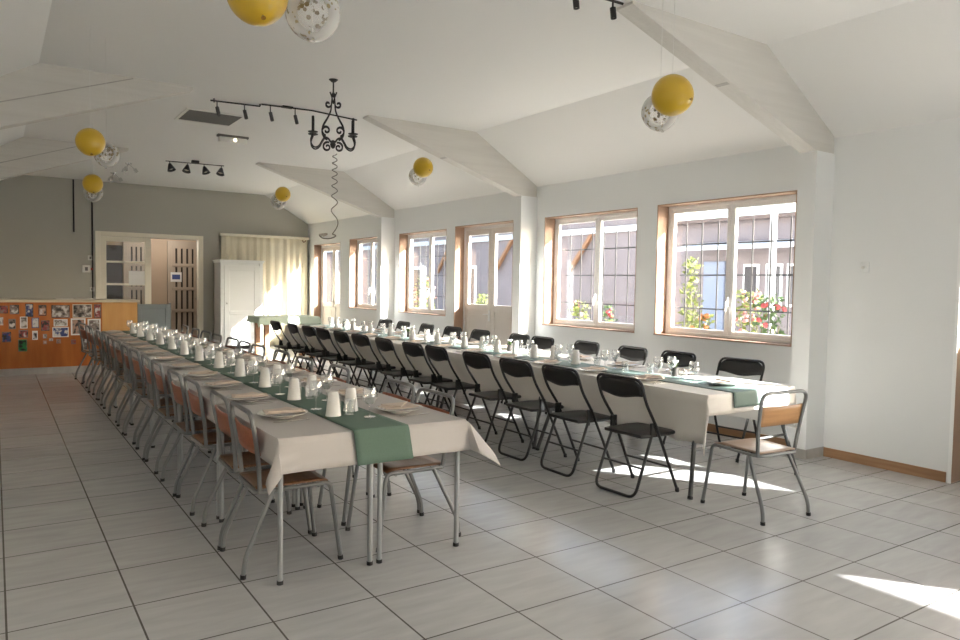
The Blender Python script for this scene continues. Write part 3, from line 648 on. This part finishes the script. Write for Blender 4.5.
def setting(xe, y, sgn, row, k, z, place, few=False):
    """xe: table edge, sgn: +1 when the diner faces +x"""
    rz = -PI / 2 * sgn; where = ', %s setting, %s' % (ORD[k], row) if place is None else place
    def P(a, b): return xe + sgn * a, y - sgn * b            # a: inward from the edge, b: to the diner's right
    def put(n, a, b, dz=0, rot=0): x, yy = P(a, b); K[n].put((x, yy, z + dz), rz + rot, LBL[n] + where, n.replace('_', ' ') + 's, ' + row)
    j = lambda s=.012: random.uniform(-s, s)
    a0 = .215 + j(); b0 = j()
    put('dinner_plate', a0, b0); put('napkin', a0 + .005, b0, .029, PI / 2 + j(.25))
    put('table_knife', .10, .16 + j(.006), .0005, j(.06)); put('table_fork', .10, -.16 + j(.006), .0005, j(.06))
    c0 = .47 + j(); put('tapered_cup' if not few else 'water_glass', c0, .135 + j(), .0065)
    put('wine_glass', c0 - .01, -.11 + j(), .0065, random.uniform(0, 6)); put('wine_glass' if few else 'water_glass', c0 + .055, .02 + j(), .0065, random.uniform(0, 6)) if not few else None
ZT = .7545
for k in range(12):
    setting(1.165, 4.06 + .665 * k, 1, 'outer left side of left tables counting from near end', k, ZT, None)
    setting(2.255, 3.9 + .675 * k, -1, 'aisle side of left tables counting from near end', k, ZT, None)
for k in range(12):
    setting(4.325, 4.22 + .675 * k, 1, 'aisle side of window tables counting from near end', k, ZT, None, k < 2)
    setting(5.375, 4.42 + .675 * k, -1, 'window side of window tables counting from near end', k, ZT, None, k < 2)
K['dinner_plate'].put((4.87, 3.72, ZT + .006), 0, 'cream dinner plate laid at the head of the window table row', 'dinner plates at the table head')
K['napkin'].put((4.87, 3.72, ZT + .0352), .6, 'folded beige napkin on the plate at the head of the window tables', 'napkins at the table head')
K['wine_glass'].put((4.76, 3.93, ZT + .0065), 0, 'stemmed wine glass at the head of the window table row', 'wine glasses at the table head')

def posy_kind():
    r = thing('posy_vase', '', 'vase')
    MB().lathe([(0, 0), (.028, 0), (.034, .02), (.032, .06), (.034, .075), (.03, .075), (.028, .06), (0, .05)], 16).build('pot', 'potdark', r, True)
    q = MB(); rd = random.Random(3)
    for _ in range(26):
        a, t = rd.uniform(0, 2 * PI), rd.uniform(.1, .8); d = Vector((math.cos(a) * math.sin(t), math.sin(a) * math.sin(t), math.cos(t))); b = Vector((0, 0, .065)); e = b + d * rd.uniform(.04, .085)
        s = d.cross(Vector((0, 0, 1))).normalized() * .007; mid = (b + e) / 2; vs = [q.bm.verts.new(v) for v in (b, mid + s, e, mid - s)]; q.bm.faces.new(vs)
    q.build('leaves', 'leaf', r)
    q = MB()
    for k in range(4): q.lathe([(0, 0), (.011, .004), (.013, .012), (.007, .018), (0, .016)], 8, (.018 * math.cos(k * 1.7), .018 * math.sin(k * 1.7), .115 + .008 * (k % 2)))
    q.build('flowers', 'paper', r, True)
    return Kind(r)
PK = posy_kind()
for k, (x, y) in enumerate(((4.985, 4.33), (5.03, 6.86), (4.99, 9.3), (4.98, 11.6))): PK.put((x, y, ZT + .0015), k, 'small dark pot of flowers on the window tables, %s from near end' % ORD[k], 'posies on the window tables')

# ------------------------------------------------------------------ ceiling fittings
r = thing('ceiling_vent', 'dark grey rectangular ventilation grille with white rim in the ceiling', 'vent', (2.27, 9.46, ZC))
q = MB(); q.box(-.36, .33, -.36, -.325, -.012, 0).box(-.36, .33, .325, .36, -.012, 0).box(-.36, -.325, -.325, .325, -.012, 0).box(.3, .33, -.325, .325, -.012, 0); q.build('frame', 'plastic', r)
q = MB().box(-.325, .3, -.325, .325, -.003, 0)
for k in range(16): q.box(-.325, .3, -.31 + .04 * k, -.292 + .04 * k, -.009, -.003)
q.build('louvres', 'vent', r)
r = thing('emergency_light', 'white box emergency light on the ceiling beyond the vent grille', 'light', (2.80, 10.45, ZC), 0)
MB().box(-.21, .21, -.05, .05, -.03, 0, .006).build('housing', 'vent', r); MB().box(-.19, .19, -.045, .045, -.1, -.03, .012).build('diffuser', 'plastic', r); MB().lathe([(0, 0), (.02, .004), (.02, .012), (0, .016)], 12, (.02, -.045, -.065), (0, -1, 0)).build('lamp', 'lit', r)
def spot_cyl(q_root, x, y, z, tilt, m, L=.14, R=.026):
    ax = Vector((math.sin(tilt) * .6, -math.sin(tilt), -math.cos(tilt))).normalized(); p = Vector((x, y, z))
    h = MB().tube([(x, y, z + .07), (x, y, z)], .007, 6).lathe([(0, 0), (R, 0), (R, L), (R - .004, L), (R - .004, L - .02), (0, L - .02)], 14, p, ax).build('spot_head', m, q_root, True)
    MB().lathe([(0, 0), (R * .8, 0), (R * .8, .006), (0, .008)], 12, p + ax * (L - .018), ax).build('bulb', 'lampglow', h, True)
r = thing('track_light', 'black stepped bar with four small cylinder spots on the ceiling behind the chandelier', 'light', (0, 8.35, 0))
MB().tube([(2.02, .10, 3.522), (2.55, .03, 3.522)], .009, 6).tube([(2.55, .03, 3.522), (2.55, .03, 3.54)], .009, 6).build('rail', 'iron', r)
MB().tube([(2.55, -.02, 3.535), (3.12, -.09, 3.535), (3.72, -.02, 3.52)], .009, 6).build('rail', 'iron', r)
MB().box(2.78, 2.9, -.08, -.02, 3.53, 3.548).build('ceiling_bracket', 'iron', r); MB().tube([(2.06, .1, 3.505), (2.06, .1, 3.548)], .008).tube([(2.55, .03, 3.53), (2.55, .03, 3.548)], .01).build('ceiling_hanger', 'iron', r)
for x, y in ((2.09, .09), (2.38, .05), (2.65, -.03), (2.93, -.06)): spot_cyl(r, x, y, 3.455, .25, 'darkleg', .10, .02)
r = thing('track_light', 'black bar with four cone spots on the ceiling near the grey back wall', 'light', (2.86, 13.0, 0))
MB().tube([(-.46, .05, 3.5), (.0, .0, 3.5), (.46, -.05, 3.5)], .009, 6).build('rail', 'black', r); MB().box(-.06, .06, -.04, .04, 3.505, 3.549, .006).build('ceiling_bracket', 'black', r)
for k, x in enumerate((-.4, -.12, .14, .42)):
    ax = Vector((.25 * (-1) ** k, -.3, -1)).normalized()
    h = MB().tube([(x, -.1 * x, 3.5), (x, -.1 * x, 3.45)], .006, 6).lathe([(0, 0), (.02, .0), (.035, .03), (.07, .12), (.066, .12), (.03, .035), (0, .03)], 16, (x, -.1 * x, 3.46), ax).build('spot_head', 'black', r, True)
    MB().lathe([(0, 0), (.035, .0), (.04, .03), (0, .05)], 12, Vector((x, -.1 * x, 3.46)) + ax * .06, ax).build('bulb', 'lampglow', h, True)
r = thing('track_light', 'black bar with cylinder spots at the top of the view beside the near beam', 'light', (0, 3.74, 0))
MB().tube([(2.55, .06, 3.51), (3.66, 0, 3.50)], .01, 6).build('rail', 'iron', r); MB().box(3.0, 3.1, .0, .07, 3.51, 3.549).build('ceiling_bracket', 'iron', r)
for x, z in ((2.9, 3.46), (3.245, 3.455), (3.585, 3.462)): spot_cyl(r, x, .02, z, .1, 'iron', .075, .021)
for x, y, lab in ((1.98, 14.05, 'small chrome ceiling spot cluster right of the left balloons'), (1.93, 15.5, 'small chrome ceiling spot cluster closest to the grey back wall')):
    r = thing('ceiling_spot', lab, 'light', (x, y, ZC), 0, 'chrome ceiling spots')
    MB().lathe([(0, 0), (.06, 0), (.055, -.02), (0, -.025)], 16).build('ceiling_rose', 'chrome', r, True)
    for a in (0, 2.1, 4.2):
        d = Vector((math.cos(a), math.sin(a), 0)); MB().tube([(0, 0, -.02), d * .1 + Vector((0, 0, -.1))], .007, 6).lathe([(0, 0), (.025, 0), (.035, .07), (0, .06)], 12, d * .1 + Vector((0, 0, -.09)), d * .5 + Vector((0, 0, -1))).build('spot_head', 'chrome', r, True)
r = thing('wall_spotlight', 'small twin grey spotlight high on the window wall near the back corner', 'light', (XR, 15.95, 2.63))
MB().box(-.03, 0, -.12, .12, -.02, .02, .005).build('bracket', 'skirt_tile', r)
for y in (-.1, .1): MB().lathe([(0, 0), (.03, 0), (.042, .08), (.038, .08), (0, .06)], 14, (-.03, y, 0), (-1, 0, -.4)).build('spot_head', 'skirt_tile', r, True)

# chandelier
CX, CY = 2.84, 6.93
r = thing('chandelier', 'black wrought iron scroll chandelier hanging from the ceiling', 'chandelier', (CX, CY, 2.87))
MB().tube([(0, 0, .52), (0, 0, .66)], .008, 8).lathe([(0, .66), (.02, .655), (.045, .675), (.045, .68), (0, .68)], 14).lathe([(0, .50), (.018, .51), (.024, .53), (.012, .55), (0, .555)], 12).build('hanging_hook', 'iron', r, True)
MB().lathe([(0, -.005), (.016, .005), (.028, .03), (.03, .045), (.014, .06), (.02, .075), (0, .085)], 14).build('hub', 'iron', r, True)
def spiral(cx, cz, r0, r1, a0, a1, n=20): return [(cx + (r0 + (r1 - r0) * t / n) * math.cos(a0 + (a1 - a0) * t / n), cz + (r0 + (r1 - r0) * t / n) * math.sin(a0 + (a1 - a0) * t / n)) for t in range(n + 1)]
for k in range(4):
    a = math.radians((-39, -4, 141, 176)[k]); d = Vector((math.cos(a), math.sin(a), 0)); V = lambda p: d * p[0] + Vector((0, 0, p[1]))
    arm = [(.012, .05), (.05, .10), (.085, .105), (.115, .06), (.14, .01), (.185, -.012), (.222, .02), (.228, .07), (.205, .125)]
    o = MB().tube(fillet([V(p) for p in arm], .04, 4), .008, 6).build('arm', 'iron', r, True)
    MB().tube([V(p) for p in spiral(.058, .012, .05, .010, PI * .62, -PI * 1.9)], .0075, 6).tube([V(p) for p in spiral(.068, .175, .052, .012, -PI * .45, PI * 1.9)], .008, 6).build('scroll', 'iron', o, True)
    MB().tube(fillet([V(p) for p in [(.012, .50), (.018, .44), (.022, .37), (.06, .29), (.105, .22), (.115, .15), (.09, .10), (.06, .085)]], .05, 4), .0075, 6).tube([V(p) for p in spiral(.052, .435, .034, .010, PI * 1.05, PI * 2.9)], .008, 6).tube(fillet([V(p) for p in [(.0, .44), (.012, .50), (.034, .555)]], .03, 3), .0065, 6).build('lyre_bar', 'iron', r, True)
    c = d * .205 + Vector((0, 0, .125))
    MB().lathe([(0, 0), (.015, .002), (.046, .012), (.05, .02), (.016, .016), (.014, .034), (0, .034)], 14, c).build('drip_pan', 'iron', o, True)
    MB().lathe([(0, .03), (.0135, .03), (.0135, .17), (.004, .175), (0, .175)], 10, c).build('candle_sleeve', 'iron', o, True)

# spiral garland under the chandelier
r = thing('spiral_garland', 'thin curly spiral streamer hanging below the chandelier', 'garland', (CX + .02, CY, 2.0))
P = []; n = 150
for k in range(n):
    t = k / (n - 1); z = .80 * (1 - t) + .02; rr = .022 + .006 * math.sin(t * PI) + .03 * t ** 6; ang = (t + .25 * math.sin(t * 3)) * 2 * PI * 7; P.append((rr * math.cos(ang), rr * math.sin(ang), z))
q = MB(); q.tube(P, .005, 5); P2 = [P[-1], (.03, .0, 0), (-.05, .0, -.035), (-.13, 0, -.03), (-.16, 0, .0)]; q.tube(fillet(P2, .05, 4), .006, 5); q.build('streamer', 'vent', r, True)
MB().tube([(0, 0, .80), (-.02, 0, .855)], .002, 5).build('thread', 'string', r)

# balloons
def balloon(m, loc, dia, tilt, label, group, zs):
    r = thing('balloon', label, 'balloon', loc, 0, group); R = dia / 2; prof = []
    for k in range(25):
        t = PI * k / 24; z = math.cos(t); rad = math.sin(t) * (1 if z > 0 else 1 - .10 * z * z); prof.append((max(0, R * rad), R * z * (1 if z > 0 else 1.1)))
    ax = Vector(tilt).normalized()          # the knot points along -ax
    MB().lathe(prof, 28, (0, 0, 0), ax).build('skin', m, r, True)
    k = -ax * R * 1.1
    MB().lathe([(0, .012), (.006, .006), (.004, 0), (.011, -.014), (0, -.010)], 10, k, ax).build('knot', 'goldknot' if m == 'gold' else m, r, True)
    top = Vector((0, 0, zs - loc[2])); MB().tube([k, k + (-ax) * .01 + Vector((0, 0, .004)), Vector((0, .0, R * .2)), top], .0014, 5).build('string', 'string', r)
BG = 'gold and confetti balloon pairs'
CL = [((3.76, 3.36, 2.81), .27, (3.80, 3.50, 2.735), .25, 'beside the near white beam'), ((.66, 6.65, 2.625), .218, (.80, 6.86, 2.57), .2, 'at left, nearer of the two left pairs'),
      ((5.02, 8.98, 3.16), .28, (5.08, 9.24, 3.075), .26, 'in front of the third beam at centre'), ((1.07, 10.56, 2.74), .24, (1.10, 10.80, 2.655), .23, 'at left, just in front of the grey back wall'),
      ((4.02, 11.95, 2.98), .25, (4.03, 12.21, 2.885), .26, 'high above the curtain end of the back wall'), ((.96, 3.2, 2.77), .262, (1.248, 3.3, 2.785), .255, 'cut by the top edge of the view')]
for a, da, b, db, lab in CL:
    balloon('gold', a, da, (-.1, 1, .35) if a[0] > 3 else (0, .7, 1), 'shiny gold balloon ' + lab, BG, ZC)
    balloon('confetti', b, db, (.1, .3, 1), 'clear balloon with dark confetti flecks ' + lab, BG, ZC)

# ------------------------------------------------------------------ outside
struct(MB().box(6.7, 60, -30, 50, -.25, -.05).box(-40, 6.7, -30, YN - .3, -.25, -.05).box(-40, -1, YN - .3, 50, -.25, -.05).build('ground', 'gravel'))
r = thing('neighbouring_building', 'mauve rendered outbuilding across the courtyard seen through the windows', 'building', (13, 0, -.05))
MB().box(0, .3, 2, 11.8, 0, 3.02).build('wall', 'pinkwall', r); MB().box(0, .3, 11.8, 34, 0, 4.6).build('wall', 'pinkwall', r)
MB().prism([(-.25, 3.0), (4, 3.25), (4, 3.3), (-.25, 3.08)], 'y', 1.6, 11.8).build('roof', 'roof', r)
MB().prism([(-1.2, 4.45), (4, 6), (4, 6.1), (-1.2, 4.55)], 'y', 11.8, 34.4).build('roof', 'roof', r)
MB().box(-.06, 0, 9.98, 10.52, 0, 2.17, .01).build('door', 'bluedoor', r)
MB().prism([(-.7, 2.38), (-.02, 2.5), (-.02, 2.58), (-.7, 2.46)], 'y', 8.0, 10.72).build('awning', 'awning', r)
for y in (8.15, 8.62, 9.15):
    g = MB().box(-.05, 0, y, y + .36, 1.25, 2.1).build('window', 'white', r); MB().box(-.06, -.05, y + .04, y + .32, 1.3, 2.05).build('pane', 'slate', g)
MB().box(-.1, 0, 12, 34, 2.95, 3.1).build('lintel_beam', 'awning', r)
for y in (14.0, 17.5, 21, 25):
    MB().prism([(y, 2.94), (y + .12, 2.94), (y + .9, 2.1), (y + .9, 1.95)], 'x', -.16, -.06).build('brace', 'orange', r)
for y in (16.2, 19.6, 23): 
    g = MB().box(-.05, 0, y, y + .9, .3, 2.2).build('window', 'white', r); MB().box(-.06, -.05, y + .08, y + .82, .4, 2.1).build('pane', 'slate', g)
r = tag(MB().tube([(9.6, 6.55, -.05), (9.6, 6.55, 3.2)], .05, 12).build('post', 'awning'), 'white post standing in the courtyard outside the nearest window', 'post')
def shrub(x, y, h, wd, m, fm, label, nleaf=260, nfl=14, seed=0, base=.15):
    rd = random.Random(seed); r = thing('flowering_shrub', label, 'shrub', (x, y, -.05), 0, 'courtyard plants'); q = MB(); fq = MB()
    for k in range(nleaf):
        t = rd.random() ** .8; a = rd.uniform(0, 2 * PI); rr = wd / 2 * math.sqrt(rd.random()) * (1 - .55 * t); p = Vector((rr * math.cos(a), rr * math.sin(a), base + (h - base) * t))
        d = Vector((rd.uniform(-1, 1), rd.uniform(-1, 1), rd.uniform(-.2, 1))).normalized(); s = d.orthogonal().normalized(); L = rd.uniform(.05, .11); W = L * .32
        q.bm.faces.new([q.bm.verts.new(v) for v in (p, p + d * L * .5 + s * W, p + d * L, p + d * L * .5 - s * W)])
        if k < nfl:
            p = Vector((rr * math.cos(a) * 1.05, rr * math.sin(a) * 1.05, base + (h - base) * (.55 + .45 * t))); fq.lathe([(0, -.01), (.03, 0), (.042, .02), (.025, .035), (0, .03)], 8, p, (rd.uniform(-1, 0), rd.uniform(-1, 1), .6))
    q.build('foliage', m, r)
    if nfl: fq.build('blossoms', fm, r, True)
    else: fq.bm.free()
    q = MB()
    for k in range(5): a = k * 1.3; q.tube([(.03 * math.cos(a), .03 * math.sin(a), 0), (wd * .2 * math.cos(a), wd * .2 * math.sin(a), h * .75)], .008, 5)
    q.build('stems', 'stem', r)
for k, a in enumerate(((8.5, 7.12, 2.0, .42, 'leafy', 'orfl', 'tall yellow green spire plant outside the nearest window', 420, 0), (8.15, 7.6, 1.25, .4, 'leaf', 'redfl', 'low red flowered shrub at the left of the nearest window', 260, 16),
    (8.3, 6.75, 1.2, .5, 'leafy', 'orfl', 'low orange flowered shrub below the blue door', 260, 18), (8.6, 6.2, 1.55, .6, 'leafy', 'pinkfl', 'pink rose bush in the middle of the nearest window', 360, 18),
    (8.2, 5.6, 1.5, .55, 'leaf', 'redfl', 'dark green shrub at the right of the nearest window', 380, 8), (8.4, 5.2, 1.6, .5, 'leafy', 'redfl', 'red flowered shrub at the right edge of the nearest window', 320, 14),
    (8.7, 9.75, 1.3, .6, 'leafy', 'pinkfl', 'low green plant in the second window, left pane', 320, 6), (8.7, 9.1, 1.25, .6, 'leaf', 'redfl', 'low flowering plant in the second window, right pane', 300, 12),
    (8.9, 13.2, 1.35, .5, 'leafy', 'pinkfl', 'green plant low behind the glazed door panes', 260, 0), (8.8, 15.6, 1.7, .8, 'leafy', 'pinkfl', 'bushy green shrub with pink bloom outside the third window', 420, 20))):
    shrub(*a[:2], a[2], a[3], a[4], a[5], a[6], a[7], a[8], seed=k + 20)
